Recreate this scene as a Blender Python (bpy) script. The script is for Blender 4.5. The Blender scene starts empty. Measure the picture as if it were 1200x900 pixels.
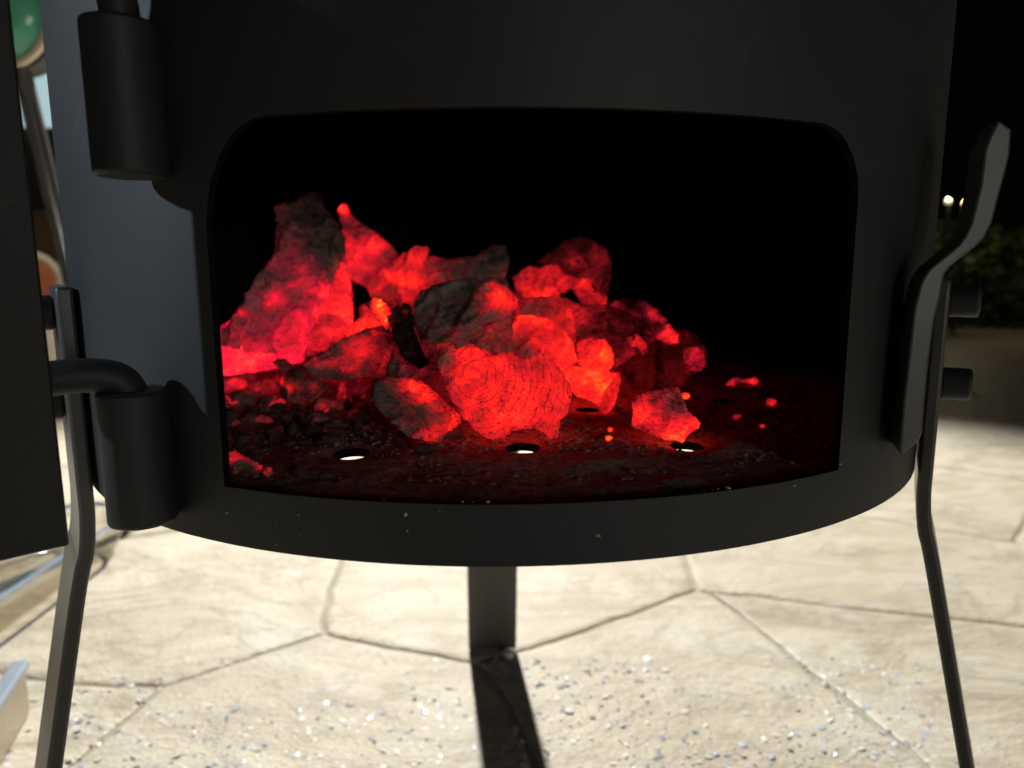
import bpy, bmesh, math, random
import numpy as np
from mathutils import Vector, Matrix, noise
from mathutils.geometry import delaunay_2d_cdt

random.seed(11)
sc = bpy.context.scene
COL = sc.collection
R = 0.15                      # radius of the stove drum in metres
GZ = -1.42                    # patio level below the drum's lower rim, in drum radii

# ------------------------------------------------------------------ camera
F_PX, CAM_D, CAM_X, CAM_Z, PITCH, YAW, ROLL = 850.0, 1.9687, .0156, .4243, .1656, .0038, -.0037
cp, sp, cy, sy = math.cos(PITCH), math.sin(PITCH), math.cos(YAW), math.sin(YAW)
FW = Vector((sy*cp, cy*cp, -sp))
RT0 = Vector((cy, -sy, 0)); UP0 = RT0.cross(FW)
RT = math.cos(ROLL)*RT0 + math.sin(ROLL)*UP0
UP = -math.sin(ROLL)*RT0 + math.cos(ROLL)*UP0
CAM = Vector((CAM_X, -CAM_D, CAM_Z))            # in drum radii

def W(x, y, z):                                  # drum radii -> metres, patio at z = 0
    return Vector((x*R, y*R, (z-GZ)*R))

cam = bpy.data.cameras.new('camera')
cam.sensor_width = 36; cam.lens = F_PX/1200*36
cam.clip_start = .01; cam.clip_end = 500
cam.dof.use_dof = True; cam.dof.focus_distance = .186; cam.dof.aperture_fstop = 14
camo = bpy.data.objects.new('camera', cam); COL.objects.link(camo)
m = Matrix((RT, UP, -FW)).transposed().to_4x4(); m.translation = W(*CAM)
camo.matrix_world = m
sc.camera = camo

# ------------------------------------------------------------------ night sky, lamps, exposure
wd = bpy.data.worlds.new('World'); sc.world = wd; wd.use_nodes = True
nt = wd.node_tree
sky = nt.nodes.new('ShaderNodeTexSky'); sky.sky_type = 'NISHITA'; sky.sun_disc = False
sky.sun_elevation = math.radians(-4); sky.sun_rotation = math.radians(20)
bg = nt.nodes['Background']; bg.inputs['Strength'].default_value = .004
nt.links.new(sky.outputs['Color'], bg.inputs['Color'])
sc.view_settings.view_transform = 'Standard'; sc.view_settings.look = 'None'
sc.view_settings.exposure = 0; sc.view_settings.gamma = 1

def aim(o, p):
    o.rotation_euler = (Vector(p)-o.location).to_track_quat('-Z', 'Y').to_euler()
# garden floodlight behind the stove (it throws the rear leg's shadow towards the viewer)
fl = bpy.data.lights.new('floodlight', 'SPOT'); fl.energy = 272; fl.color = (1, .955, .865)
fl.spot_size = math.radians(68); fl.spot_blend = .55; fl.shadow_soft_size = .035
flo = bpy.data.objects.new('floodlight', fl); COL.objects.link(flo)
flo.location = (-.2, 1.6, 1.42); aim(flo, (-.05, .3, 0))
# cool lamp out to the left (lights the left of the drum, throws the hinge shadows)
bl = bpy.data.lights.new('cool_lamp', 'SPOT'); bl.energy = 40; bl.color = (.74, .86, 1); bl.shadow_soft_size = .02
bl.spot_size = math.radians(11.5); bl.spot_blend = .55
blo = bpy.data.objects.new('cool_lamp', bl); COL.objects.link(blo)
blo.location = (-1.25, -.50, .78); aim(blo, (-.155, -.06, .30))
# unseen fill lamp added behind the viewer, weak and wide
pl_ = bpy.data.lights.new('front_fill', 'POINT'); pl_.energy = 17; pl_.color = (1, .98, .94); pl_.shadow_soft_size = .3
plo = bpy.data.objects.new('front_fill', pl_); COL.objects.link(plo); plo.location = (1.05, -2.05, .46)

# ------------------------------------------------------------------ helpers
def ray(px, py):
    return FW + RT*((px-600)/F_PX) - UP*((py-450)/F_PX)
def on_y(px, py, Y):
    d = ray(px, py); return CAM + d*((Y-CAM.y)/d.y)
def on_z(px, py, z):
    d = ray(px, py); return CAM + d*((z-CAM.z)/d.z)

def empty(name, loc=(0, 0, 0)):
    o = bpy.data.objects.new(name, None); COL.objects.link(o); o.location = loc
    o.empty_display_size = .02
    return o
def tag(o, label=None, cat=None, group=None, kind=None):
    if label: o['label'] = label
    if cat: o['category'] = cat
    if group: o['group'] = group
    if kind: o['kind'] = kind
    return o
def link(name, me, mat, parent=None):
    o = bpy.data.objects.new(name, me); COL.objects.link(o)
    for mm in (mat if isinstance(mat, (list, tuple)) else [mat]): me.materials.append(mm)
    if parent:
        o.parent = parent
        o.matrix_parent_inverse = parent_world(parent).inverted()
    return o
def parent_world(p):
    mw = Matrix.LocRotScale(p.location, p.rotation_euler, p.scale)
    return (parent_world(p.parent) @ p.matrix_parent_inverse @ mw) if p.parent else mw
def mesh(name, vs, fs, smooth=False):
    me = bpy.data.meshes.new(name); me.from_pydata([tuple(v) for v in vs], [], fs); me.update()
    if smooth: me.shade_smooth()
    return me
def bm_mesh(bm, name, smooth=False, angle=None):
    bmesh.ops.recalc_face_normals(bm, faces=bm.faces)
    me = bpy.data.meshes.new(name); bm.to_mesh(me); bm.free()
    if smooth:
        me.shade_smooth()
        if angle: me.set_sharp_from_angle(angle=math.radians(angle))
    return me
def bevel(o, w, seg=2, ang=40):
    b = o.modifiers.new('bevel', 'BEVEL'); b.width = w; b.segments = seg
    b.limit_method = 'ANGLE'; b.angle_limit = math.radians(ang)
    return o
def tube_bm(path, rad, n=16, cap=True, bm=None, rfun=None):
    bm = bm or bmesh.new()
    path = [Vector(p) for p in path]; rings = []
    up = None
    for i, p in enumerate(path):
        t = (path[min(i+1, len(path)-1)]-path[max(i-1, 0)]).normalized()
        if up is None:
            up = t.orthogonal().normalized()
        up = (up - t*up.dot(t)).normalized(); s = t.cross(up)
        r = rfun(i/(len(path)-1)) if rfun else rad
        rings.append([bm.verts.new(p+(up*math.cos(a)+s*math.sin(a))*r) for a in [2*math.pi*k/n for k in range(n)]])
    for a, b in zip(rings, rings[1:]):
        for k in range(n): bm.faces.new((a[k], a[(k+1) % n], b[(k+1) % n], b[k]))
    if cap:
        bm.faces.new(rings[0][::-1]); bm.faces.new(rings[-1])
    return bm
def strip_bm(path, nrm, wdir, width, thick):
    """flat bar: path points, outward normals, width direction"""
    bm = bmesh.new(); rings = []
    for p, n in zip(path, nrm):
        p = Vector(p); n = Vector(n); w = Vector(wdir)
        rings.append([bm.verts.new(q) for q in (p+w*width/2, p-w*width/2, p-w*width/2+n*thick, p+w*width/2+n*thick)])
    for a, b in zip(rings, rings[1:]):
        for k in range(4): bm.faces.new((a[k], a[(k+1) % 4], b[(k+1) % 4], b[k]))
    bm.faces.new(rings[0][::-1]); bm.faces.new(rings[-1])
    return bm
def spline(pts, n=8):
    pts = [Vector(p) for p in pts]; out = []
    P = [pts[0]*2-pts[1]] + pts + [pts[-1]*2-pts[-2]]
    for i in range(1, len(P)-2):
        for k in range(n):
            t = k/n; a, b, c, d = P[i-1:i+3]
            out.append(.5*((2*b)+(c-a)*t+(2*a-5*b+4*c-d)*t*t+(3*b-a-3*c+d)*t**3))
    out.append(pts[-1]); return out

# ------------------------------------------------------------------ materials
class NT:
    def __init__(s, name):
        s.m = bpy.data.materials.new(name); s.m.use_nodes = True; s.t = s.m.node_tree
        s.b = s.t.nodes['Principled BSDF']; s.out = s.t.nodes['Material Output']
    def n(s, typ, **kw):
        nd = s.t.nodes.new(typ)
        for k, v in kw.items():
            if k in nd.inputs: nd.inputs[k].default_value = v
            else: setattr(nd, k, v)
        return nd
    def l(s, a, b): s.t.links.new(a, b)
    def set(s, **kw):
        for k, v in kw.items(): s.b.inputs[k.replace('_', ' ')].default_value = v
    def math(s, op, a, b=None, c=None, clamp=False):
        nd = s.t.nodes.new('ShaderNodeMath'); nd.operation = op; nd.use_clamp = clamp
        for i, v in enumerate((a, b, c)):
            if v is None: continue
            if isinstance(v, (int, float)): nd.inputs[i].default_value = v
            else: s.l(v, nd.inputs[i])
        return nd.outputs[0]
    def noise(s, scale, detail=3, rough=.55, vec=None, dist=0):
        nd = s.n('ShaderNodeTexNoise', Scale=scale, Detail=detail, Roughness=rough, Distortion=dist)
        s.l(vec or s.co(), nd.inputs['Vector']); return nd.outputs['Fac']
    def co(s):
        if not hasattr(s, '_co'): s._co = s.n('ShaderNodeTexCoord').outputs['Object']
        return s._co
    def ramp(s, fac, stops, interp='LINEAR'):
        nd = s.n('ShaderNodeValToRGB'); cr = nd.color_ramp; cr.interpolation = interp
        cr.elements.remove(cr.elements[1]); cr.elements[0].position = stops[0][0]
        for p, c in stops[1:]: cr.elements.new(p)
        for e, (p, c) in zip(sorted(cr.elements, key=lambda e: e.position), stops): e.color = (*c, 1) if len(c) == 3 else c
        s.l(fac, nd.inputs['Fac']); return nd.outputs['Color']
    def mix(s, fac, a, b):
        nd = s.n('ShaderNodeMix', data_type='RGBA')
        for i, v in ((0, fac), (6, a), (7, b)):
            if isinstance(v, (int, float)): nd.inputs[i].default_value = v
            elif isinstance(v, tuple): nd.inputs[i].default_value = (*v, 1)
            else: s.l(v, nd.inputs[i])
        return nd.outputs[2]
    def bump(s, h, strength=.3, dist=.001):
        nd = s.n('ShaderNodeBump', Strength=strength, Distance=dist)
        s.l(h, nd.inputs['Height']); s.l(nd.outputs[0], s.b.inputs['Normal'])

def paint_mat(name, col, rough=.45, dust=True):
    t = NT(name)
    n1 = t.noise(22, 4); n2 = t.noise(900, 2)
    base = t.mix(t.math('MULTIPLY', n1, .6), tuple(c*.75 for c in col), tuple(c*1.5 for c in col))
    if dust:
        v = t.n('ShaderNodeTexVoronoi', Scale=70.0); t.l(t.co(), v.inputs['Vector'])
        spot = t.math('LESS_THAN', v.outputs['Distance'], .055)
        gate = t.math('GREATER_THAN', v.outputs['Color'], .74)
        smear = t.noise(60, 5, .7, dist=2.5)
        sm = t.math('MULTIPLY', t.math('MULTIPLY', t.math('SUBTRACT', smear, .60), 5.0, clamp=True), .45)
        f = t.math('MAXIMUM', t.math('MULTIPLY', t.math('MULTIPLY', spot, gate), .8), t.math('MULTIPLY', sm, .25))
        base = t.mix(f, base, (.30, .29, .27))
    t.l(base, t.b.inputs['Base Color'])
    t.l(t.math('ADD', t.math('MULTIPLY', n1, .2), rough-.1), t.b.inputs['Roughness'])
    t.bump(t.math('ADD', n2, t.math('MULTIPLY', n1, 2.0)), .05, .0004)
    return t.m
M_paint = paint_mat('black_stove_paint', (.028, .030, .032), .58)
M_bar = paint_mat('black_bar_paint', (.095, .092, .083), .38)
M_door = paint_mat('matt_black_door', (.022, .021, .020), .6)
def soot_mat():
    t = NT('soot'); n = t.noise(120, 5, .65)
    t.l(t.ramp(n, [(.3, (.003, .003, .003)), (.75, (.011, .010, .010))]), t.b.inputs['Base Color'])
    t.set(Roughness=.95, Specular_IOR_Level=.1); t.bump(n, .5, .001); return t.m
M_soot = soot_mat()
def metal_mat(name, col, rough, aniso=0.):
    t = NT(name); n = t.noise(40, 4)
    t.set(Base_Color=(*col, 1), Metallic=.88 if name == 'chrome' else 1.0)
    t.l(t.math('ADD', t.math('MULTIPLY', n, .12), rough), t.b.inputs['Roughness'])
    n2 = t.noise(18, 3); t.bump(n2, .25, .002); return t.m
M_chrome = metal_mat('chrome', (.88, .87, .86), .12)
M_steel = metal_mat('stainless_steel', (.66, .65, .63), .10)

def coal_mat():
    t = NT('charcoal_ember')
    at = lambda nm: t.n('ShaderNodeAttribute', attribute_name=nm).outputs['Fac']
    heat, ringd, ringa, pink, ashy = at('ember_heat'), at('ringd'), at('ringa'), at('pink'), at('ashy')
    co = t.co()
    n1 = t.noise(260, 5, .62, co); n2 = t.noise(1300, 3, .6, co); n3 = t.noise(75, 4, .6, co, .6)
    # growth rings: thin dark lines, broken up
    rd = t.math('ADD', ringd, t.math('MULTIPLY', n3, .9))
    sn = t.math('SINE', t.math('MULTIPLY', rd, 6.28318))
    line = t.math('SMOOTH_MIN', t.math('MULTIPLY', t.math('MAXIMUM', t.math('SUBTRACT', sn, .72), 0), 4.0), 1.0, .1)
    brk = t.math('MULTIPLY', t.math('SUBTRACT', t.noise(330, 3, .6, co, 1.0), .36), 3.2, clamp=True)
    line = t.math('MULTIPLY', t.math('MULTIPLY', line, ringa), brk)
    # pores
    vor = t.n('ShaderNodeTexVoronoi', Scale=620.0, Randomness=1.0); t.l(co, vor.inputs['Vector'])
    pore = t.math('MULTIPLY', t.math('LESS_THAN', vor.outputs['Distance'], .24), t.math('GREATER_THAN', vor.outputs['Color'], .62))
    # dull ash flakes lying on the ember
    ash = t.math('MULTIPLY', t.math('SUBTRACT', t.math('ADD', t.math('MULTIPLY', n3, .6), t.math('MULTIPLY', n1, .4)), t.math('SUBTRACT', .66, t.math('MULTIPLY', ashy, .22))), 9.0, clamp=True)
    # cracks: warped ridges, hot
    rid = t.math('ABSOLUTE', t.math('SUBTRACT', t.noise(140, 3, .5, co, 1.2), .5))
    crack = t.math('SUBTRACT', 1.0, t.math('MULTIPLY', rid, 22.0), clamp=True)
    h = t.math('ADD', heat, t.math('ADD', .06, t.math('MULTIPLY', t.math('SUBTRACT', n1, .5), .50)))
    h = t.math('ADD', h, t.math('MULTIPLY', t.math('SUBTRACT', n2, .5), .42))
    h = t.math('ADD', h, t.math('MULTIPLY', t.math('SUBTRACT', n3, .5), .62))
    h = t.math('ADD', h, t.math('MULTIPLY', crack, t.math('MULTIPLY', heat, .10)))
    h = t.math('SUBTRACT', h, t.math('MULTIPLY', line, .34))
    vc = t.n('ShaderNodeTexVoronoi', Scale=150.0, Randomness=1.0, feature='DISTANCE_TO_EDGE')
    wv = t.n('ShaderNodeVectorMath', operation='ADD'); nzv = t.n('ShaderNodeTexNoise', Scale=200.0, Detail=3.0); t.l(co, nzv.inputs['Vector'])
    sc_ = t.n('ShaderNodeVectorMath', operation='SCALE'); t.l(nzv.outputs['Color'], sc_.inputs[0]); sc_.inputs['Scale'].default_value = .008
    t.l(co, wv.inputs[0]); t.l(sc_.outputs[0], wv.inputs[1]); t.l(wv.outputs[0], vc.inputs['Vector'])
    fis = t.math('SUBTRACT', 1.0, t.math('MULTIPLY', vc.outputs['Distance'], 26.0), clamp=True)
    fis = t.math('MULTIPLY', fis, t.math('MULTIPLY', t.math('SUBTRACT', n3, .47), 6.0, clamp=True))
    h = t.math('SUBTRACT', h, t.math('MULTIPLY', fis, .40))
    h = t.math('SUBTRACT', h, t.math('MULTIPLY', pore, .26))
    h = t.math('SUBTRACT', h, t.math('MULTIPLY', ash, t.math('MULTIPLY', ashy, .45)))
    hs = t.math('MULTIPLY', h, .76, clamp=True)
    sc3 = lambda st: [(p, tuple(v/2.2 for v in c)) for p, c in st]
    glow = t.ramp(hs, sc3([(.10, (0, 0, 0)), (.24, (.022, .0012, .0016)), (.38, (.17, .0045, .007)), (.50, (.50, .007, .010)),
                       (.63, (.95, .013, .013)), (.75, (1.45, .030, .016)), (.86, (1.9, .082, .014)), (.95, (2.1, .19, .016)), (1.0, (2.2, .36, .03))]))
    pk = t.ramp(hs, sc3([(.10, (0, 0, 0)), (.24, (.022, .001, .004)), (.38, (.15, .003, .016)), (.52, (.55, .007, .034)),
                     (.66, (1.05, .009, .045)), (.80, (1.6, .025, .05)), (1.0, (2.0, .14, .06))]))
    em = t.mix(t.math('POWER', pink, 1.5), glow, pk)
    t.l(em, t.b.inputs['Emission Color']); t.b.inputs['Emission Strength'].default_value = 2.2
    bc = t.ramp(n1, [(.30, (.08, .06, .05)), (.5, (.32, .25, .21)), (.75, (.54, .45, .39))])
    bk = t.ramp(n1, [(.35, (.010, .010, .009)), (.7, (.05, .046, .038))])
    bark = at('bark')
    bc = t.mix(bark, bc, bk)
    bc = t.mix(t.math('MULTIPLY', t.math('SUBTRACT', hs, .25), 3.0, clamp=True), bc, (.06, .035, .03))
    t.l(bc, t.b.inputs['Base Color']); t.set(Roughness=.9, Specular_IOR_Level=.15)
    t.bump(t.math('SUBTRACT', t.math('ADD', n1, t.math('MULTIPLY', n2, .5)), t.math('MULTIPLY', line, .6)), .6, .0012)
    return t.m
M_coal = coal_mat()

def ash_mat():
    t = NT('ash'); n = t.noise(420, 5, .65); n2 = t.noise(55, 3)
    c = t.ramp(t.math('ADD', t.math('MULTIPLY', n, .6), t.math('MULTIPLY', n2, .4)),
               [(.36, (.14, .09, .08)), (.5, (.42, .29, .25)), (.66, (.70, .52, .46))])
    t.l(c, t.b.inputs['Base Color']); t.set(Roughness=.95, Specular_IOR_Level=.1)
    t.bump(n, .8, .0012); return t.m
M_ash = ash_mat()

def stone_mat():
    t = NT('stamped_stone')
    oi = t.n('ShaderNodeObjectInfo').outputs['Random']
    geo = t.n('ShaderNodeNewGeometry').outputs['Position']
    mp = t.n('ShaderNodeMapping'); t.l(geo, mp.inputs['Vector']); mp.inputs['Scale'].default_value = (1, 1.7, 1)
    v = mp.outputs[0]
    a = t.noise(9, 6, .62, v, .8); b = t.noise(38, 5, .65, v, .6); c = t.noise(260, 4, .6, v)
    col = t.ramp(a, [(.28, (.40, .35, .26)), (.42, (.62, .55, .43)), (.55, (.71, .65, .53)), (.72, (.80, .76, .67))])
    grey = t.math('MULTIPLY', t.math('SUBTRACT', b, .52), 4, clamp=True)
    col = t.mix(t.math('MULTIPLY', grey, .6), col, (.54, .53, .49))
    vein = t.math('SUBTRACT', 1.0, t.math('MULTIPLY', t.math('ABSOLUTE', t.math('SUBTRACT', t.noise(6, 4, .55, v, 1.6), .5)), 26.0), clamp=True)
    col = t.mix(t.math('MULTIPLY', vein, .45), col, (.36, .32, .25))
    col = t.mix(t.math('MULTIPLY', t.math('SUBTRACT', c, .56), 3.0, clamp=True), col, (.80, .78, .72))
    bl1 = t.noise(52, 4, .6, v, .8); bl2 = t.noise(11, 2, .5, v)
    glint_blot = t.math('MULTIPLY', t.math('MULTIPLY', t.math('SUBTRACT', bl1, .54), 7.0, clamp=True), t.math('MULTIPLY', t.math('SUBTRACT', bl2, .46), 7.0, clamp=True))
    col = t.mix(t.math('MULTIPLY', glint_blot, .7), col, (.76, .79, .84))  # soft blue-white glints put into the stone colour as blotches
    dk = t.math('MULTIPLY', t.math('SUBTRACT', t.noise(17, 5, .7, v, 1.2), .58), 5.0, clamp=True)
    col = t.mix(t.math('MULTIPLY', dk, .7), col, (.47, .42, .33))
    col = t.mix(t.math('MULTIPLY', oi, .3), col, (.56, .49, .38))
    t.l(col, t.b.inputs['Base Color'])
    t.l(t.math('ADD', t.math('MULTIPLY', b, .4), .28), t.b.inputs['Roughness'])
    t.bump(t.math('ADD', t.math('ADD', t.math('MULTIPLY', a, 2.5), b), t.math('MULTIPLY', c, .45)), .55, .004)
    return t.m
M_stone = stone_mat()
def simple(name, col, rough=.6, var=.3, scale=60, **kw):
    t = NT(name); n = t.noise(scale, 4)
    t.l(t.mix(n, tuple(c*(1-var) for c in col), tuple(min(1, c*(1+var)) for c in col)), t.b.inputs['Base Color'])
    t.set(Roughness=rough, **kw); t.bump(n, .2, .001); return t.m
M_mortar = simple('joint_mortar', (.46, .43, .36), .9, .35, 30)
M_vinyl = simple('green_glass', (.14, .52, .34), .12, .6, 70)
M_cream = simple('cream_piping', (.62, .52, .38), .5)
M_dark = simple('dark_grey_plastic', (.05, .05, .052), .5)
M_terra = simple('terracotta', (.45, .13, .06), .7)
M_pot = simple('white_glaze', (.66, .62, .52), .35, .12)
M_leaf = simple('bush_leaf', (.055, .085, .022), .55, .5, 9)
M_twig = simple('bush_stem', (.07, .05, .03), .8)
M_pale = simple('pale_panel', (.62, .72, .74), .5, .06, 4)
M_fl = [simple('white_flake', (.76, .76, .75), .5), simple('blue_grey_flake', (.52, .58, .67), .3), simple('grey_flake', (.28, .29, .32), .6)]
def emit(name, col, s):
    t = NT(name); t.set(Base_Color=(*col, 1), Emission_Color=(*col, 1), Emission_Strength=s); return t.m

# ------------------------------------------------------------------ setting: patio of stamped flagstones
gs = 60
gbm = bmesh.new()
bmesh.ops.create_grid(gbm, x_segments=4, y_segments=4, size=gs)
patio = link('patio', bm_mesh(gbm, 'patio'), M_mortar); patio.location = (0, 0, -.0022)
tag(patio, kind='structure')

seeds = [(-2.112, 1.916), (.05, 2.324), (2.194, 2.205), (1.857, 1.063), (.971, .811), (-.83, .197), (-2.427, .326)]
V = [(-1.563, .981), (-.912, 1.480), (-.152, 1.153), (1.110, 1.927)]
def gpt(px, py): p = on_z(px, py, GZ); return (p.x, p.y)
keep = V + [gpt(400, 680), gpt(400, 662), gpt(824, 672), gpt(825, 655), gpt(950, 697), gpt(1080, 705), gpt(1200, 715), gpt(880, 740), gpt(940, 805), gpt(1000, 860), gpt(60, 787), gpt(112, 880), gpt(600, 860), gpt(280, 770), gpt(460, 752), gpt(700, 730)]
krad = [min(math.hypot(k[0]-s[0], k[1]-s[1]) for s in seeds) for k in keep]
rs = random.Random(5)
X0, X1, Y0, Y1 = -13, 15, -9, 21
for _ in range(9000):
    p = (rs.uniform(X0-2, X1+2), rs.uniform(Y0-2, Y1+2))
    if min(math.hypot(p[0]-s[0], p[1]-s[1]) for s in seeds) < 1.55: continue
    if any(math.hypot(p[0]-k[0], p[1]-k[1]) < r*1.04 for k, r in zip(keep, krad)): continue
    seeds.append(p)
def clip(poly, n, c):
    out = []
    for i in range(len(poly)):
        a, b = poly[i], poly[(i+1) % len(poly)]
        da = n[0]*a[0]+n[1]*a[1]-c; db = n[0]*b[0]+n[1]*b[1]-c
        if da <= 0: out.append(a)
        if da*db < 0:
            t = da/(da-db); out.append((a[0]+(b[0]-a[0])*t, a[1]+(b[1]-a[1])*t))
    return out
JW = .014
for s in seeds:
    if not (X0 < s[0] < X1 and Y0 < s[1] < Y1): continue
    poly = [(s[0]-3, s[1]-3), (s[0]+3, s[1]-3), (s[0]+3, s[1]+3), (s[0]-3, s[1]+3)]
    for o in seeds:
        dx, dy = o[0]-s[0], o[1]-s[1]; d = math.hypot(dx, dy)
        if d < 1e-6 or d > 6.5: continue
        n = (dx/d, dy/d)
        poly = clip(poly, n, n[0]*(s[0]+o[0])/2+n[1]*(s[1]+o[1])/2-JW)
        if len(poly) < 3: break
    if len(poly) < 3: continue
    near = abs(s[0]) < 4.5 and -1 < s[1] < 6
    step = .06 if near else .5
    ring = []
    for i in range(len(poly)):
        a, b = Vector((*poly[i], 0)), Vector((*poly[(i+1) % len(poly)], 0))
        k = max(1, int((b-a).length/step))
        for j in range(k):
            p = a.lerp(b, j/k)
            w = noise.noise_vector(p*1.3)*.07 + noise.noise_vector(p*5)*.016 + noise.noise_vector(p*16+Vector((s[0], s[1], 3)))*.007
            ring.append(Vector((p.x+w.x, p.y+w.y, 0)))
    c = sum(ring, Vector())/len(ring)
    L = len(ring); vs = []
    for ins, z in ((0, -.004), (.0, -.0012), (.014, -.0003), (.035, 0)):
        for p in ring:
            d = (c-p); q = p+d.normalized()*ins
            vs.append(((q.x-c.x)*R, (q.y-c.y)*R, z))
    vs.append((0, 0, 0))
    fs = []
    for k in range(3):
        for i in range(L): fs.append((k*L+i, k*L+(i+1) % L, (k+1)*L+(i+1) % L, (k+1)*L+i))
    for i in range(L): fs.append((3*L+i, 3*L+(i+1) % L, 4*L))
    o = link('stone', mesh('stone', vs, fs), M_stone, patio)
    o.location = (c.x*R, c.y*R, rs.uniform(-.0004, .0004))

# ------------------------------------------------------------------ the stove
stove = tag(empty('fire_stove'), 'black steel drum stove on three flat legs with its curved firebox door open', 'stove')
ZT, ZB_O, ZT_O, RC = 1.55, .0925, .620, .105
PH0, PH1 = -24.6, 33.2
TH = .0135
def cyl(phi, r, z): a = math.radians(phi); return W(r*math.sin(a), -r*math.cos(a), z)
def ztop(phi):
    dl = math.radians(phi-PH0); dr = math.radians(PH1-phi); d = min(dl, dr); rx = .115 if dl < dr else .10
    rz = .16 if dl < dr else .105
    if d >= rx: return ZT_O
    return ZT_O - rz + rz*math.sqrt(max(0, 1-((rx-d)/rx)**2))
phis = [PH0+(PH1-PH0)*(.5-.5*math.cos(math.pi*k/56))*1 for k in range(57)]
rest = [PH1+(360-(PH1-PH0))*k/120 for k in range(1, 120)]
allp = phis + rest
vs, fs = [], []
N = len(allp)
for r in (1.0, 1.0-TH):
    for ph in allp:
        zt = ztop(ph) if PH0-1e-6 <= ph <= PH1+1e-6 else ZT_O-.13
        for z in (0, ZB_O, zt, ZT): vs.append(cyl(ph, r, z))
off = 4*N
for i in range(N):
    j = (i+1) % N
    inside = i < 56
    for b in ((0, 2) if inside else (0, 1, 2)):
        fs.append((4*i+b, 4*j+b, 4*j+b+1, 4*i+b+1))
        fs.append((off+4*i+b, off+4*i+b+1, off+4*j+b+1, off+4*j+b))
    fs.append((4*i, off+4*i, off+4*j, 4*j)); fs.append((4*i+3, 4*j+3, off+4*j+3, off+4*i+3))
    if inside:
        fs.append((4*i+1, 4*j+1, off+4*j+1, off+4*i+1)); fs.append((4*i+2, off+4*i+2, off+4*j+2, 4*j+2))
for i, flip in ((0, 0), (56, 1)):
    f = (4*i+1, off+4*i+1, off+4*i+2, 4*i+2); fs.append(f[::-1] if flip else f)
me = mesh('drum', vs, fs)
bm = bmesh.new(); bm.from_mesh(me); bmesh.ops.recalc_face_normals(bm, faces=bm.faces); bm.to_mesh(me); bm.free()
me.shade_smooth(); me.set_sharp_from_angle(angle=math.radians(50))
drum = link('drum', me, [M_paint, M_soot], stove)
for p in me.polygons:
    c = p.center; rr = math.hypot(c.x, c.y)/R
    if rr < 1-TH*.25: p.material_index = 1
bevel(drum, .0007, 2, 50)
# unseen cover added over the drum to keep the floodlight out
bm = bmesh.new()
for z in (ZT+.001, ZT+.03):
    bmesh.ops.create_circle(bm, cap_ends=True, segments=96, radius=R*1.01, matrix=Matrix.Translation(W(0, 0, z)))
bm.verts.ensure_lookup_table(); vl = list(bm.verts)
for k in range(96): bm.faces.new((vl[k], vl[(k+1) % 96], vl[96+(k+1) % 96], vl[96+k]))
link('light_cover', bm_mesh(bm, 'light_cover'), M_paint, stove)

# ---- fire plate with air holes, and the ash on it (constrained triangulation round the holes)
ZP = .082
HOLES = [(-.272, -.686, .031, .040), (.040, -.650, .031, .040), (.349, -.643, .030, .038), (.200, -.300, .026, .030),
         (-.45, -.25, .03, .035), (.55, -.2, .03, .035), (-.2, .25, .03, .035), (.3, .3, .03, .035)]
def disc_with_holes(rad, spacing, grow=0.):
    pts, edges = [], []
    def loop(lp):
        b = len(pts); pts.extend(lp)
        edges.extend((b+k, b+(k+1) % len(lp)) for k in range(len(lp)))
    nb = int(2*math.pi*rad/spacing/1.3)
    loop([Vector((rad*math.cos(2*math.pi*k/nb), rad*math.sin(2*math.pi*k/nb))) for k in range(nb)])
    for hx, hy, hr, hs in HOLES:
        loop([Vector((hx+(hr+grow*(.4+noise.noise(Vector((hx*9, k*.9, 0)))))*math.cos(2*math.pi*k/20), hy+(hs+grow*(.4+noise.noise(Vector((hx*9, k*.9, 3)))))*math.sin(2*math.pi*k/20))) for k in range(20)])
    g = int(2*rad/spacing)
    for i in range(g+1):
        for j in range(g+1):
            x = -rad+i*spacing+random.uniform(-.3, .3)*spacing; y = -rad+j*spacing+random.uniform(-.3, .3)*spacing
            if math.hypot(x, y) > rad-.4*spacing: continue
            if any(((x-h[0])/(h[2]+grow+.3*spacing))**2+((y-h[1])/(h[3]+grow+.3*spacing))**2 < 1 for h in HOLES): continue
            pts.append(Vector((x, y)))
    v2, e2, f2, *_ = delaunay_2d_cdt(pts, edges, [], 1, 1e-6)
    keepf = []
    for f in f2:
        c = sum((v2[k] for k in f), Vector((0, 0)))/len(f)
        if math.hypot(*c) < rad and not any(((c.x-h[0])/(h[2]+grow*.2))**2+((c.y-h[1])/(h[3]+grow*.2))**2 < .97 for h in HOLES): keepf.append(f)
    return v2, keepf
v2, f2 = disc_with_holes(.978, .09)
me = mesh('fire_plate', [W(v.x, v.y, ZP-.004) for v in v2], f2)
o = link('fire_plate', me, M_soot, stove)
sd = o.modifiers.new('thick', 'SOLIDIFY'); sd.thickness = .0017; sd.offset = -1
v2, f2 = disc_with_holes(.972, .0105, .006)
vz = []
for v in v2:
    p = Vector((v.x, v.y, 0))
    hd = min(math.hypot((v.x-h[0]), (v.y-h[1]))-h[2] for h in HOLES)
    damp = max(0., min(1., hd/.05)); edge = max(0., min(1., (.965-math.hypot(v.x, v.y))/.04))
    z = .003 + damp*edge*(.008*max(0, noise.fractal(p*6, .8, 2.1, 3)+.2) + .004*abs(noise.noise(p*30)) + .004*abs(noise.noise(p*62)))
    vz.append(W(v.x, v.y, ZP-.003+z))
ash = link('ash_bed', mesh('ash_bed', vz, f2, True), M_ash)
tag(ash, 'thin crust of grey ash spread over the pierced fire plate', 'ash', kind='stuff')

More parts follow.
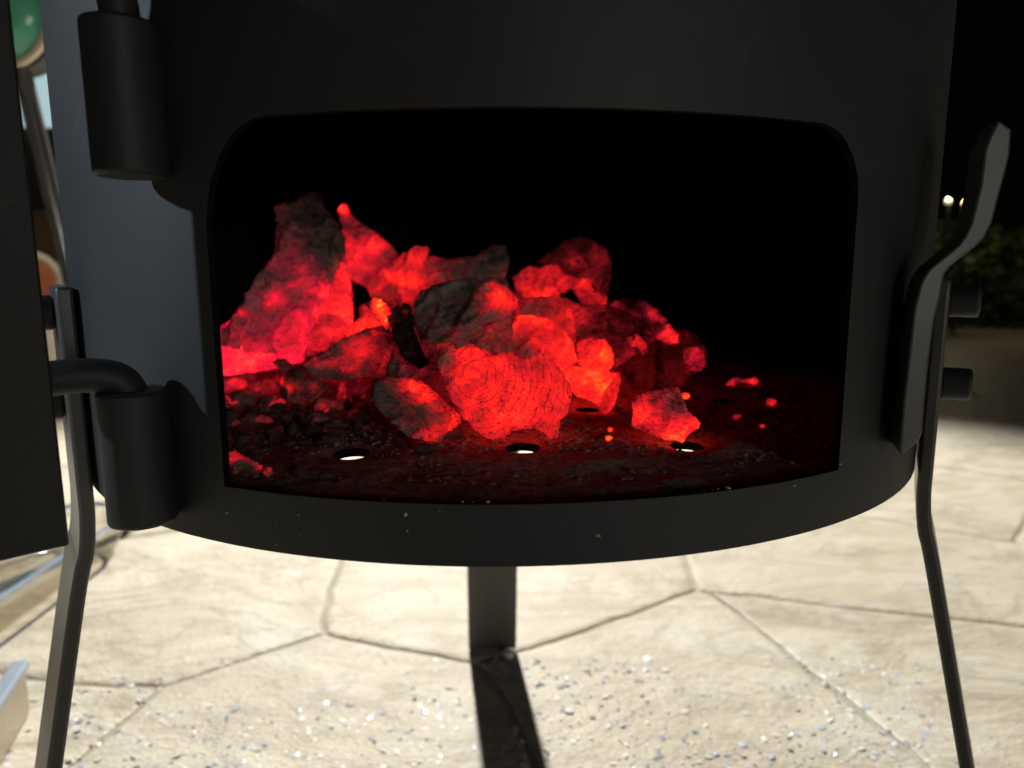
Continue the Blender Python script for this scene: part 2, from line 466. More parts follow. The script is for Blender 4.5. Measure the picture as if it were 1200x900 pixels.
# ash crumbs on the plate: nobody could count them
def crumbs(name, n, place, size, mats, label, cat, flat=.6, seed=3, pick=None):
    rr = random.Random(seed); vs, fs, mi = [], [], []
    ico = bmesh.new(); bmesh.ops.create_icosphere(ico, subdivisions=1, radius=1)
    iv = [v.co.copy() for v in ico.verts]; jf = [[v.index for v in f.verts] for f in ico.faces]; ico.free()
    for k in range(n):
        c = place(rr); s = size(rr); b = len(vs)
        rot = Matrix.Rotation(rr.uniform(0, 6.28), 3, 'Z') @ Matrix.Rotation(rr.uniform(-.5, .5), 3, 'X')
        sx, sy_, sz = rr.uniform(.6, 1.3), rr.uniform(.5, 1.1), flat*rr.uniform(.6, 1.2)
        for v in iv:
            q = rot @ Vector((v.x*sx, v.y*sy_, v.z*sz))*s*rr.uniform(.72, 1.15)
            vs.append(c+q+Vector((0, 0, s*sz*.35)))
        fs += [[b+i for i in f] for f in jf]
        mi += [pick(rr) if pick else 0]*len(jf)
    me = mesh(name, vs, fs)
    o = link(name, me, mats); me.polygons.foreach_set('material_index', mi)
    return tag(o, label, cat, kind='stuff')
def pl(rr):
    while True:
        if rr.random() < .62:
            x, y = rr.gauss(.10, .32), rr.gauss(-.60, .12)
        else:
            a = rr.uniform(0, 6.28); r_ = math.sqrt(rr.random())*.93; x, y = r_*math.cos(a), r_*math.sin(a)
        if math.hypot(x, y) < .94 and not any(math.hypot(x-h[0], y-h[1]) < h[3]+.012 for h in HOLES): return W(x, y, ZP+.003)
crumbs('ash_crumbs', 3800, pl, lambda rr: R*(.0016+.0062*rr.random()**4), [M_ash], 'loose grey ash crumbs scattered over the fire plate', 'ash', seed=4)

def gr(rr):
    while True:
        if rr.random() < .7: x, y = rr.uniform(-.62, -.10), rr.gauss(-.42, .2)
        else: x, y = rr.uniform(-.3, .75), rr.gauss(-.30, .16)
        if math.hypot(x, y) < .93 and not any(math.hypot(x-h[0], y-h[1]) < h[3]+.03 for h in HOLES): return W(x, y, ZP+.004)
GRIT = ('charcoal_grit', 330, gr)

# ---- legs: flat bars bolted to the drum and splayed below it
def make_leg(phi, ztop_, splay, bolts, wid=.2):
    a = math.radians(phi); n = Vector((math.sin(a), -math.cos(a), 0)); w = Vector((math.cos(a), math.sin(a), 0))
    ctrl = [(1.003, ztop_), (1.003, .2), (1.003, .02), (1.004, -.05), (1.012, -.12), (1.035, -.21), (1.035+splay*.5, -.71), (1.035+splay*1.1, -1.31), (1.035+splay*1.21, GZ+.004)]
    pp = spline([Vector((r_, 0, z)) for r_, z in ctrl], 6)
    path, nr = [], []
    for i, p in enumerate(pp):
        t = (pp[min(i+1, len(pp)-1)]-pp[max(0, i-1)]).normalized()
        path.append(W(n.x*p.x, n.y*p.x, p.z)); o_ = Vector((-t.z, 0, t.x)); nr.append(Vector((n.x*o_.x, n.y*o_.x, o_.z)))
    o = link('leg', bm_mesh(strip_bm(path, nr, w, wid*R, .027*R), 'leg', True, 30), M_bar, stove)
    bevel(o, .0009, 2, 50)
    for z in bolts:
        bm = bmesh.new()
        c = W(n.x*1.031, n.y*1.031, z); e = W(n.x*1.088, n.y*1.088, z)
        tube_bm([c, c.lerp(e, .5), e], .033*R, 20, True, bm)
        b = link('bolt', bm_mesh(bm, 'bolt', True, 40), M_paint, o); bevel(b, .0010, 3, 50)
    return o
make_leg(-55, .385, .205, (.335, .165))
make_leg(62, .39, .225, (.345, .175))
make_leg(183.2, .385, .195, (.335, .165), .23)

# ---- hinge barrels on the drum
HP = -32.; RB = .050
ha = math.radians(HP); HX, HY = (1+RB-.004)*math.sin(ha), -(1+RB-.004)*math.cos(ha)
HP_UP = -29.4
def hinge_xy(up):
    a = math.radians(HP_UP if up else HP); return (1+RB-.004)*math.sin(a), -(1+RB-.004)*math.cos(a)
for z0, z1 in ((.030, .238), (.545, .75)):
    up = z0 > .3; hp = HP_UP if up else HP; BX, BY = hinge_xy(up)
    bm = tube_bm([W(BX, BY, z0), W(BX, BY, (z0+z1)/2), W(BX, BY, z1)], RB*R, 40)
    o = link('hinge_barrel', bm_mesh(bm, 'hinge_barrel', True, 40), M_paint, stove); bevel(o, .0009, 2, 50)

# ---- the open door, turned 113 degrees about the hinge
OPEN = math.radians(-113)
def rot(x, y):
    dx, dy = x-HX, y-HY; c, s = math.cos(OPEN), math.sin(OPEN); return HX+dx*c-dy*s, HY+dx*s+dy*c
DZ0, DZ1 = .024, .95
bm = bmesh.new(); cols = []
for k in range(49):
    ph = math.radians(-26.25+61.5*k/48); c = []
    for r_ in (1.018, 1.040):
        for z in (DZ0, DZ1):
            x, y = rot(r_*math.sin(ph), -r_*math.cos(ph)); c.append(bm.verts.new(W(x, y, z)))
    cols.append(c)
for a, b in zip(cols, cols[1:]):
    for q in ((0, 1, 3, 2),):
        pass
    bm.faces.new((a[0], b[0], b[1], a[1])); bm.faces.new((a[2], a[3], b[3], b[2]))
    bm.faces.new((a[0], a[2], b[2], b[0])); bm.faces.new((a[1], b[1], b[3], a[3]))
bm.faces.new((cols[0][0], cols[0][1], cols[0][3], cols[0][2])); bm.faces.new((cols[-1][0], cols[-1][2], cols[-1][3], cols[-1][1]))
door = link('door', bm_mesh(bm, 'door', True, 40), M_door, stove); bevel(door, .0006, 2, 50)
for zb, zt in ((.238, .288), (.75, .80)):
    a = math.radians(-25.6+7); x1, y1 = rot(1.062*math.sin(a), -1.062*math.cos(a))
    a = math.radians(-25.6+1); x2, y2 = rot(1.068*math.sin(a), -1.068*math.cos(a))
    zc = (zt if zb < .5 else .800)-.028
    BX, BY = hinge_xy(zb > .5)
    ctrl = [W(x1, y1, zc), W(x2, y2, zc), W((x2*.45+BX*.55), (y2*.45+BY*.55), zc+.004), W((x2*.12+BX*.88), (y2*.12+BY*.88), zc-.006), W(BX, BY, zc-.036), W(BX, BY, zb-.02), W(BX, BY, zb-.1)]
    if zb > .5:
        ctrl = [W(x1, y1, zc), W(x2, y2, zc+.03), W((x2*.45+BX*.55), (y2*.45+BY*.55), zc+.045), W((x2*.12+BX*.88), (y2*.12+BY*.88), zc+.032), W(BX, BY, zc+.004), W(BX, BY, zb-.02), W(BX, BY, zb-.1)]
    o = link('hinge_pin', bm_mesh(tube_bm(spline(ctrl, 8), .0255*R, 18), 'hinge_pin', True, 60), M_paint, door)

# ---- cranked flat bar at the right of the opening
face = [(1170, 140), (1186, 151), (1184, 180), (1178, 205), (1171, 230), (1163, 261), (1154, 278), (1144, 288), (1132, 297), (1115, 311), (1108, 320), (1105, 332), (1102, 350), (1096, 372), (1092, 400), (1089, 422), (1084, 469), (1081, 508), (1075, 519), (1056, 534),
        (1054, 528), (1059, 469), (1066, 408), (1071, 363), (1074, 350), (1079, 332), (1084, 322), (1090, 314), (1115, 294), (1124, 286), (1131, 276), (1138, 261), (1149, 217), (1154, 175), (1160, 160)]
bm = bmesh.new()
def yb(py): return -.80
fr = [on_y(px, py, -.80) for px, py in face]
ex = Vector((.30, .95, 0)).normalized()*.085
A = [bm.verts.new(W(*p)) for p in fr]; B = [bm.verts.new(W(*(p+ex))) for p in fr]
bm.faces.new(A); bm.faces.new(B[::-1])
for k in range(len(A)): bm.faces.new((A[k], A[(k+1) % len(A)], B[(k+1) % len(A)], B[k]))
o = link('lifting_bar', bm_mesh(bm, 'lifting_bar'), M_bar, stove); bevel(o, .0006, 2, 50)

# ------------------------------------------------------------------ burning charcoal
def sdist(P, poly):
    d = np.full(len(P), 1e9)
    for i in range(len(poly)):
        a = poly[i]; b = poly[(i+1) % len(poly)]; ab = b-a; L = (ab@ab)+1e-9
        t = np.clip(((P-a)@ab)/L, 0, 1)
        d = np.minimum(d, np.hypot(*(P-a-t[:, None]*ab).T))
    return d
crs = random.Random(21)
COALS = {}
def coal(label, poly, Y, thick=.55, base=.2, hot=(), edge=0., ring=None, pink=0., ashy=.5, bark=0., ty=-.0022, tx=0., rough=1., name='charcoal_lump', cat='charcoal', group=None, rnd=9., facet=.10, fold=.7):
    """a lump of charcoal: outline sizes in hundredths seen from the front at depth Y, rounded front and back, real thickness"""
    sd_ = crs.random()*100
    P0 = [np.array(p, float) for p in poly]; out = []
    for i in range(len(P0)):
        a, b = P0[i], P0[(i+1) % len(P0)]; L = np.hypot(*(b-a)); k = max(1, int(L/2.2))
        nn = np.array([-(b-a)[1], (b-a)[0]])/(L+1e-6)
        for j in range(k):
            q = a+(b-a)*j/k
            w = (noise.fractal(Vector((q[0]*.11, q[1]*.11, sd_)), 1., 2., 3)*1.5 + noise.noise(Vector((q[0]*.55, q[1]*.55, sd_)))*1.0)*rough
            out.append(q+nn*w)
    O = np.array(out); lo, hi = O.min(0), O.max(0); size = max(hi-lo); mn = min(hi-lo)
    sp_ = max(1.9, size/44)
    gx, gy = np.meshgrid(np.arange(lo[0], hi[0], sp_), np.arange(lo[1], hi[1], sp_))
    G = np.stack([gx.ravel(), gy.ravel()], 1)
    G += np.array([[crs.uniform(-.3, .3), crs.uniform(-.3, .3)] for _ in G])*sp_
    inside = np.zeros(len(G), bool)
    for i in range(len(O)):
        a, b = O[i], O[(i+1) % len(O)]
        c = (a[1] > G[:, 1]) != (b[1] > G[:, 1])
        with np.errstate(divide='ignore', invalid='ignore'):
            xx = (b[0]-a[0])*(G[:, 1]-a[1])/(b[1]-a[1])+a[0]
        inside ^= c & (G[:, 0] < xx)
    G = G[inside]
    if len(G): G = G[sdist(G, O) > sp_*.55]
    pts = [Vector(p) for p in O]+[Vector(p) for p in G]
    nO = len(O)
    v2, e2, f2, ov, *_ = delaunay_2d_cdt(pts, [(i, (i+1) % nO) for i in range(nO)], [], 1, 1e-4)
    Q = np.array([[v.x, v.y] for v in v2]); d = sdist(Q, O)
    c0 = Q.mean(0)
    bnd = d < .05
    # facets: lowest of a few tilted planes
    T = mn*thick*.5
    NF = 8; fac = np.full(len(Q), 1e9); fid = np.zeros(len(Q), int)
    for k in range(NF):
        an = crs.uniform(0, 6.28); g = crs.uniform(.25, 1.15)*T/(mn*.5+1)
        h_ = T*crs.uniform(.75, 1.15)-g*((Q-c0)@np.array([math.cos(an), math.sin(an)]))
        fid = np.where(h_ < fac, k, fid); fac = np.minimum(fac, h_)
    foff = np.array([crs.uniform(-1, 1) for _ in range(NF)])*facet*1.5
    prof = np.sqrt(np.clip(1-(1-np.clip(d/min(rnd*.62, mn*.3), 0, 1))**2, 0, 1))
    nz = np.array([noise.fractal(Vector((q[0]*.06, q[1]*.06, sd_+7)), .9, 2.1, 4) for q in Q])
    nh = np.array([abs(noise.fractal(Vector((q[0]*.22, q[1]*.22, sd_+3)), .8, 2.2, 3)) for q in Q])
    nlg = np.array([noise.noise(Vector((q[0]*.034+q[1]*.012, q[1]*.030, sd_+20))) for q in Q])
    hf = prof*(np.clip(fac, T*.12, T)+nz*2.2*rough-nh*1.8*rough+T*.35*np.exp(-(nlg/.12)**2)-T*.2*np.clip(nlg*4, 0, 1))
    hb = prof*np.clip(T*.9+np.roll(nz, 3)*.5, T*.2, None)
    vs = []; dep = (Y-CAM.y)
    def place(q, h):
        yy = Y+tx*(q[0]-c0[0])+ty*(q[1]-c0[1])
        p = on_y(q[0], q[1], yy); return W(p.x, p.y-h*dep/F_PX, p.z)
    for q, h in zip(Q, hf): vs.append(place(q, h))
    idx_b = {}
    for i, (q, h) in enumerate(zip(Q, hb)):
        if bnd[i]: idx_b[i] = i
        else:
            idx_b[i] = len(vs); vs.append(place(q, -h))
    fs = [tuple(f) for f in f2]+[tuple(idx_b[i] for i in f[::-1]) for f in f2]
    cen = sum(vs, Vector())/len(vs)
    me = mesh(name, [v-cen for v in vs], fs, True)
    n = len(vs); src = list(range(len(Q)))+[i for i in range(len(Q)) if not bnd[i]]
    ht = np.full(len(Q), base, float)+foff[fid]*(1 if base > .1 else .4)-.10*nz+.10*(nh-.3)*(base > .3)
    for hx, hy, hr, am in hot:
        ht += am*np.exp(-((Q[:, 0]-hx)**2+(Q[:, 1]-hy)**2)/(hr*hr))
    if edge: ht += edge*np.exp(-d/5.)
    nl = np.array([noise.noise(Vector((q[0]*.034+q[1]*.012, q[1]*.030, sd_+20))) for q in Q])
    ht += (.17*np.exp(-(nl/.07)**2) - .20*np.clip(nl*5+.3, 0, 1) + .07*np.exp(-d/4.)) * np.clip((ht-.2)*2.2, 0, 1)*fold
    ht -= .12*np.exp(-d/.9)*(base > .25)
    ht = ht[src]
    ga = crs.uniform(0, 3.14); rd = (Q@np.array([math.cos(ga), math.sin(ga)])+6*nz)/crs.uniform(3.6, 5.5); ra = np.full(len(Q), .55)
    if ring:
        rx, ry, per, amt, an = ring
        rd = np.hypot(Q[:, 0]-rx, (Q[:, 1]-ry)*an)/per
        rd += .45*nz; ra = np.full(len(Q), amt)
    for nm, arr in (('ember_heat', ht), ('ringd', rd[src]), ('ringa', ra[src]), ('pink', np.full(n, pink)), ('ashy', np.full(n, ashy)), ('bark', np.full(n, bark))):
        at = me.attributes.new(nm, 'FLOAT', 'POINT'); at.data.foreach_set('value', np.asarray(arr, np.float32))
    o = link(name, me, M_coal); o.location = cen
    tag(o, label, cat, group)
    return o

CG = 'burning charcoal heaped on the fire plate'
# --- dull red core behind the heap, seen in the gaps
coal('deep red coal hidden in the middle of the heap behind the ringed ember', [(556, 350), (600, 340), (650, 345), (690, 360), (722, 400), (720, 450), (690, 470), (640, 462), (600, 440), (560, 420)], .22, .5, .50, [(690, 400, 30, -.1)], pink=.2, ashy=.4, group=CG)
coal('deep red coal hidden behind the bark splinter and the grey centre piece', [(420, 360), (455, 340), (500, 335), (540, 350), (560, 400), (540, 450), (500, 470), (450, 450), (425, 420)], .20, .5, .42, [(440, 375, 20, .2)], pink=.25, ashy=.5, group=CG)
coal('dark red coal buried under the right flank of the heap', [(690, 400), (730, 372), (770, 376), (800, 400), (806, 440), (780, 462), (730, 470), (700, 450)], .26, .5, .34, [], pink=.3, ashy=.5, group=CG)
# --- left side of the heap
coal('tall ash-grey charcoal slab standing at the left back, rising above the rest', [(326, 240), (340, 235), (362, 224), (372, 226), (379, 240), (400, 270), (405, 285), (404, 300), (396, 315), (386, 340), (378, 365), (372, 395), (350, 415), (300, 415), (258, 405), (258, 392), (272, 372), (290, 345), (308, 325), (322, 305), (324, 272)],
     .10, .5, .24, [(385, 385, 45, .62), (330, 350, 14, .45), (310, 410, 58, .58), (372, 345, 24, .35), (350, 300, 30, .08), (290, 345, 5, .5), (288, 366, 6, .5), (340, 250, 35, -.06)], pink=.75, ashy=.6, group=CG, rnd=10)
coal('pinkish red glowing coal low at the far left edge of the opening', [(236, 400), (254, 385), (275, 372), (300, 364), (330, 370), (352, 383), (366, 405), (356, 424), (330, 432), (300, 437), (270, 441), (236, 442)],
     -.02, .6, .55, [(330, 400, 32, .32), (290, 418, 40, .38), (265, 390, 20, .12)], pink=.95, ashy=.2, group=CG, rnd=18)
coal('red coal with a bright pointed tip behind the tall grey slab', [(396, 246), (400, 240), (405, 239), (410, 250), (424, 262), (440, 272), (455, 285), (468, 299), (472, 316), (455, 345), (430, 338), (415, 330), (405, 318), (402, 290), (400, 262)],
     .22, .5, .45, [(404, 246, 9, .65), (425, 300, 26, .45), (410, 325, 22, .2), (450, 290, 14, .12)], pink=.45, ashy=.3, group=CG, facet=.05)
coal('narrow glowing red column beside the black gap left of centre', [(402, 300), (408, 312), (412, 338), (415, 372), (409, 394), (388, 408), (370, 416), (356, 420), (358, 402), (370, 378), (384, 345), (395, 318)],
     .02, .6, .70, [(408, 380, 22, .25), (375, 395, 25, .05)], pink=.4, ashy=.45, group=CG)
coal('small bright red coal at the foot of the black gap', [(406, 390), (412, 380), (420, 374), (430, 370), (442, 374), (452, 384), (440, 392), (420, 398), (408, 398)], -.03, .8, .82, [(440, 380, 10, .1)], pink=.15, ashy=.1, group=CG, facet=.03)
coal('fiery red coal with a ribbed crest behind the dark bark splinter', [(428, 332), (442, 322), (455, 310), (468, 300), (480, 292), (488, 288), (500, 289), (503, 293), (499, 305), (502, 320), (506, 340), (490, 352), (484, 366), (466, 362), (450, 352), (436, 350)],
     .06, .55, .60, [(490, 305, 10, .32), (484, 330, 12, .32), (482, 350, 10, .30), (450, 335, 18, .12)], ring=(520, 330, 5.5, .35, 1), pink=.15, ashy=.25, group=CG)
coal('dull brown charcoal block at the back, between the fiery crest and the centre', [(496, 298), (510, 300), (524, 304), (556, 300), (578, 287), (594, 288), (597, 305), (592, 325), (600, 345), (560, 345), (528, 348), (504, 346), (500, 322)],
     .16, .6, .24, [(510, 332, 16, .38), (592, 318, 9, .28), (505, 305, 10, .2)], ring=(540, 420, 6, .5, 1.4), pink=.2, ashy=.85, group=CG)
# --- centre
coal('big grey ash-coated charcoal in the centre with a glowing right end', [(484, 357), (492, 342), (506, 335), (530, 328), (552, 325), (570, 322), (580, 326), (584, 332), (596, 338), (606, 350), (607, 357), (598, 370), (582, 376), (567, 379), (566, 386), (576, 406), (570, 425), (545, 430), (520, 432), (505, 430), (495, 412), (490, 392), (484, 377)],
     -.34, .5, .20, [(590, 352, 20, .72), (604, 355, 9, .12), (566, 392, 18, .12), (575, 340, 14, .12)], edge=.03, ring=(520, 345, 7, .8, 1.3), pink=.1, ashy=.8, group=CG, rnd=13)
coal('large ringed ember at the front centre, brightest of all', [(512, 404), (526, 402), (535, 408), (552, 404), (565, 409), (578, 416), (600, 412), (622, 420), (635, 413), (644, 411), (650, 425), (660, 437), (668, 452), (670, 464), (665, 485), (657, 493), (654, 514), (647, 516), (635, 507), (625, 502), (612, 503), (600, 506), (590, 514), (576, 516), (562, 508), (552, 498), (542, 490), (532, 472), (520, 452), (515, 437), (511, 420)],
     -.60, .36, .64, [(560, 440, 30, .16), (600, 485, 46, .20), (545, 420, 12, .14), (520, 420, 14, -.42), (519, 450, 12, -.36), (532, 480, 9, -.25), (604, 412, 14, -.20), (650, 470, 26, .02), (642, 420, 9, .06), (588, 510, 6, -.22)], edge=.05, ring=(557, 436, 8.2, .85, .85), pink=.1, ashy=.28, group=CG, rnd=12, facet=.03, ty=-.0012, fold=.22, rough=1.25)
coal('dull reddish coal wedged under the grey one, left of the large ringed ember', [(452, 440), (462, 400), (480, 424), (505, 428), (516, 430), (534, 472), (548, 497), (524, 478), (500, 455)], -.42, .7, .27, [(515, 450, 14, .1)], pink=.5, ashy=.7, group=CG)
coal('jagged black bark splinter leaning against the grey coal', [(453, 366), (458, 362), (466, 356), (470, 360), (474, 354), (479, 357), (484, 360), (486, 376), (490, 398), (506, 428), (492, 431), (474, 422), (460, 396)], -.38, .5, .03, [(474, 366, 4, .35)], bark=.95, ashy=.1, rough=1.6, group=CG, facet=.02, ring=(380, 380, 5, .6, .4))
coal('small orange sparking flake at the top of the bark splinter', [(428, 357), (438, 348), (447, 351), (455, 360), (459, 367), (453, 369), (456, 384), (453, 386), (448, 378), (437, 367)], -.34, .6, .55, [(444, 356, 9, .6), (451, 374, 7, .5), (431, 358, 5, -.4)], ashy=.2, rough=1.5, group=CG, name='ember_flake', cat='ember')
coal('wedge-shaped coal left of the bark splinter, red on its upper face', [(352, 427), (380, 412), (402, 396), (430, 385), (447, 381), (456, 386), (464, 400), (478, 422), (484, 440), (460, 448), (440, 444), (400, 446), (370, 444)],
     -.26, .5, .27, [(425, 405, 22, .42), (400, 415, 22, .25), (440, 425, 16, .20), (470, 420, 10, .1), (390, 402, 14, -.18), (420, 384, 12, -.2)], pink=.25, ashy=.8, group=CG, rnd=12)
coal('coal at the front left of the large ember with a burning right edge', [(436, 446), (455, 441), (475, 442), (495, 447), (507, 457), (520, 470), (532, 480), (541, 489), (540, 497), (525, 507), (515, 518), (500, 517), (480, 513), (462, 498), (444, 482), (434, 464)],
     -.56, .55, .26, [(480, 446, 20, .5), (505, 465, 18, .55), (530, 488, 18, .55), (512, 505, 18, .5), (462, 470, 18, -.16)], ring=(450, 520, 6.5, .6, 1), ashy=.85, group=CG, rnd=12)
# --- right of centre
coal('smooth red coal right behind the large ringed ember with a lit upper rim', [(596, 402), (599, 382), (607, 370), (622, 368), (645, 375), (660, 385), (672, 402), (678, 424), (665, 432), (652, 436), (636, 428), (616, 424), (600, 416)],
     -.20, .6, .74, [(650, 405, 26, .24), (610, 412, 20, -.32), (630, 420, 18, -.22), (618, 375, 14, .10)], edge=.07, ashy=.12, group=CG, rnd=14, facet=.04)
coal('deep red rounded coal behind the smooth red one', [(604, 366), (606, 352), (622, 348), (640, 348), (655, 345), (666, 356), (674, 376), (676, 400), (664, 408), (640, 400), (610, 398)], -.04, .6, .60, [(660, 365, 16, .16), (620, 362, 18, -.12), (672, 388, 10, .12)], edge=.05, ashy=.15, group=CG, rnd=14, facet=.03)
coal('small dim red coal tucked below the glowing end of the grey one', [(562, 384), (580, 374), (598, 370), (602, 390), (600, 410), (584, 416), (570, 408)], -.24, .7, .42, [(590, 380, 12, .1)], ashy=.2, pink=.2, group=CG, facet=.03)
coal('craggy glowing coal arching over a small black gap at the upper right', [(600, 326), (610, 318), (622, 312), (642, 312), (652, 309), (658, 318), (668, 324), (680, 326), (692, 325), (697, 340), (711, 346), (711, 358), (694, 358), (681, 360), (677, 346), (670, 339), (660, 343), (645, 350), (625, 352), (612, 348), (604, 338)],
     .14, .7, .58, [(650, 318, 12, .26), (690, 335, 16, .28), (630, 340, 22, .16), (700, 352, 8, .15)], pink=.15, ashy=.35, rough=1.5, group=CG)
coal('dim brownish charcoal peak at the top of the heap, right of centre', [(628, 308), (640, 298), (660, 284), (680, 276), (698, 284), (710, 292), (716, 308), (714, 340), (708, 348), (694, 332), (666, 326), (650, 314)], .26, .6, .24, [(671, 305, 9, .5), (700, 300, 12, .15), (660, 295, 20, .06)], pink=.25, ashy=.7, rough=1.4, group=CG)
coal('long dull red coal lying at the right, bright at its left end', [(672, 366), (680, 358), (694, 356), (712, 358), (735, 365), (757, 377), (768, 396), (755, 403), (735, 400), (710, 398), (690, 398), (676, 394)], -.04, .7, .34, [(680, 372, 14, .36), (700, 362, 16, .14), (740, 385, 24, -.08)], pink=.25, ashy=.3, group=CG, rnd=13, facet=.04)
coal('orange-red block below the long dull coal', [(676, 402), (686, 397), (708, 397), (714, 404), (719, 414), (719, 429), (712, 437), (695, 435), (678, 428)], -.20, .8, .82, [(700, 415, 16, .14)], ashy=.15, ring=(690, 380, 7, .3, 1), group=CG, facet=.03)
coal('yellow-orange coal with a hollow under it, right of the large ember', [(648, 424), (664, 426), (672, 428), (695, 432), (714, 436), (726, 437), (728, 446), (722, 470), (716, 482), (707, 486), (702, 476), (692, 470), (680, 466), (668, 460), (656, 446)], -.30, .6, .82, [(700, 447, 16, .22), (675, 440, 16, .12), (710, 472, 12, -.05), (685, 462, 14, -.1)], ashy=.2, ring=(690, 420, 8, .5, 1), group=CG, facet=.03)
coal('dull coal at the right shoulder of the heap', [(712, 358), (730, 349), (755, 351), (768, 361), (782, 376), (770, 390), (757, 380), (735, 368)], .12, .8, .34, [(760, 365, 12, .12), (718, 352, 9, .25)], pink=.5, ashy=.4, group=CG)
coal('cluster-speckled coal end glowing on the right shoulder', [(762, 382), (772, 377), (782, 379), (795, 392), (796, 402), (784, 405), (770, 398)], .02, .9, .50, [(778, 390, 7, .35), (788, 398, 6, .3)], pink=.4, ashy=.6, group=CG, rough=1.8)
coal('large dark charcoal forming the right flank of the heap', [(722, 432), (738, 422), (750, 415), (768, 400), (784, 384), (802, 386), (818, 394), (828, 412), (827, 430), (812, 440), (792, 456), (760, 466), (730, 466), (718, 458)], -.06, .7, .24, [(748, 428, 8, .22), (740, 445, 18, .08)], pink=.25, ashy=.6, group=CG, rnd=10)
coal('square red ember tip on the dark right flank', [(800, 410), (806, 406), (816, 406), (825, 411), (828, 425), (822, 435), (808, 435), (801, 425)], -.16, .9, .46, [(812, 415, 9, .12)], pink=.55, ashy=.35, group=CG, facet=.04)
coal('little hooked red ember above a black hollow on the right', [(735, 395), (742, 392), (749, 393), (757, 402), (759, 412), (752, 417), (747, 407), (738, 408)], -.12, .9, .58, [(744, 400, 8, .12)], pink=.3, ashy=.3, group=CG, facet=.04)
coal('lone curved ember lying apart at the right front', [(741, 472), (744, 466), (760, 459), (781, 455), (796, 453), (799, 464), (808, 482), (821, 495), (817, 503), (806, 511), (799, 519), (787, 517), (769, 512), (751, 503), (740, 500), (742, 486)],
     -.60, .55, .60, [(755, 485, 22, .30), (795, 510, 16, .42), (775, 500, 18, .12), (790, 475, 20, -.20), (775, 462, 16, -.14), (815, 495, 8, .25), (744, 470, 6, -.2)], ring=(800, 440, 7, .7, .8), pink=.25, ashy=.15, group='single embers on the fire plate', rnd=14, facet=.03)
# --- low left: crust, crumbled lumps, ember ash
coal('black crusted charcoal with a red seam at the lower left of the heap', [(318, 424), (330, 422), (345, 430), (360, 440), (372, 445), (384, 450), (378, 462), (366, 470), (345, 472), (330, 466), (328, 450), (332, 437)], -.30, .8, .14, [(332, 447, 5, .55), (345, 453, 7, .45), (368, 454, 5, .4)], bark=.6, ashy=.4, group=CG, rough=1.7)
lump_spots = [(268, 452, 30, 13, 0.50), (298, 462, 30, 15, 0.54), (275, 474, 26, 13, 0.50), (318, 478, 30, 15, 0.46), (350, 490, 34, 15, 0.26), (300, 496, 30, 13, 0.40), (385, 478, 32, 17, 0.44), (410, 462, 34, 17, 0.48), (392, 500, 32, 14, 0.28), (425, 488, 28, 16, 0.42), (440, 504, 26, 12, 0.40), (370, 510, 30, 11, 0.24), (265, 500, 24, 14, 0.30), (330, 506, 26, 11, 0.24), (448, 470, 26, 15, 0.40), (282, 440, 30, 10, 0.42), (405, 440, 30, 12, 0.50), (462, 508, 20, 9, 0.40)]
for k in range(26):
    x = crs.uniform(252, 470); lump_spots.append((x, crs.uniform(446, 500)+max(0, (x-330)*.06), crs.uniform(16, 30), crs.uniform(9, 16), crs.choice((.16, .26, .36, .46, .52)) if x < 350 else crs.choice((.06, .1, .16, .24))))
for k, (x, y, w, h, bs) in enumerate(lump_spots):
    pp = []
    for j in range(9):
        a = 2*math.pi*j/9; rr = crs.uniform(.55, 1.2); pp.append((x+w*.74*rr*math.cos(a), y+h*.86*rr*math.sin(a)))
    zc = on_z(x, y+h*.7, ZP+.0)
    coal('crimson glowing crumbled charcoal lump in the low left part of the heap' if bs > .28 else 'dull dark crumbled charcoal lump in the low left part of the heap', pp, max(-.80, min(.15, zc.y+.06+.0*k)), .9, bs, [(x+crs.uniform(-.5, .5)*w, y+crs.uniform(-.5, .3)*h, 7, crs.uniform(.0, .16))], pink=.45, ashy=.9, rough=1.7, rnd=5, facet=.16, name='charcoal_crumb', group='crimson crumbled lumps at the low left' if bs > .28 else 'dark crumbled lumps at the low left')
EG = 'single embers on the fire plate'
coal('elongated patch of fiery ember ash in the lower left corner', [(258, 534), (264, 530), (276, 529), (290, 534), (300, 541), (308, 545), (307, 551), (294, 553), (276, 550), (263, 543)], -.80, .5, .52, [(265, 535, 8, .25), (303, 547, 8, .4), (285, 543, 14, .15)], ashy=1., rough=2, name='ember_ash', cat='ember', group=EG, pink=.25, facet=.1)
coal('tiny round dull red ember next to the fiery ash in the lower left corner', [(307, 553), (309, 548), (314, 546), (319, 549), (320, 555), (315, 558), (309, 557)], -.84, .9, .46, [], ashy=.3, name='ember', cat='ember', group=EG)
def ember(label, x, y, w, h, ht, pk=.3, n=9):
    pp = [(x+w*.5*crs.uniform(.75, 1.15)*math.cos(2*math.pi*j/n), y+h*.5*crs.uniform(.75, 1.15)*math.sin(2*math.pi*j/n)) for j in range(n)]
    zc = on_z(x, y+h*.45, ZP+.006)
    coal(label, pp, zc.y+.01, .9, ht, [], ashy=.1, pink=pk, rough=.5, name='ember', cat='ember', group=EG, facet=.02)
coal('red crescent-shaped ember at the right back of the fire plate', [(850, 449), (856, 445), (864, 442), (874, 444), (884, 442), (890, 447), (886, 451), (874, 448), (866, 448), (858, 454), (851, 454)], on_z(865, 454, ZP).y, .9, .62, [(880, 446, 6, .15)], pink=.4, ashy=.2, name='ember', cat='ember', group=EG)
ember('round orange ember, rightmost of the embers on the plate', 904, 471, 14, 8, .76)
ember('small red ember beside a pale ash flake at the right', 863, 488, 12, 7, .62)
ember('smallest red ember, low at the right of the plate', 893, 499, 8, 5, .66)
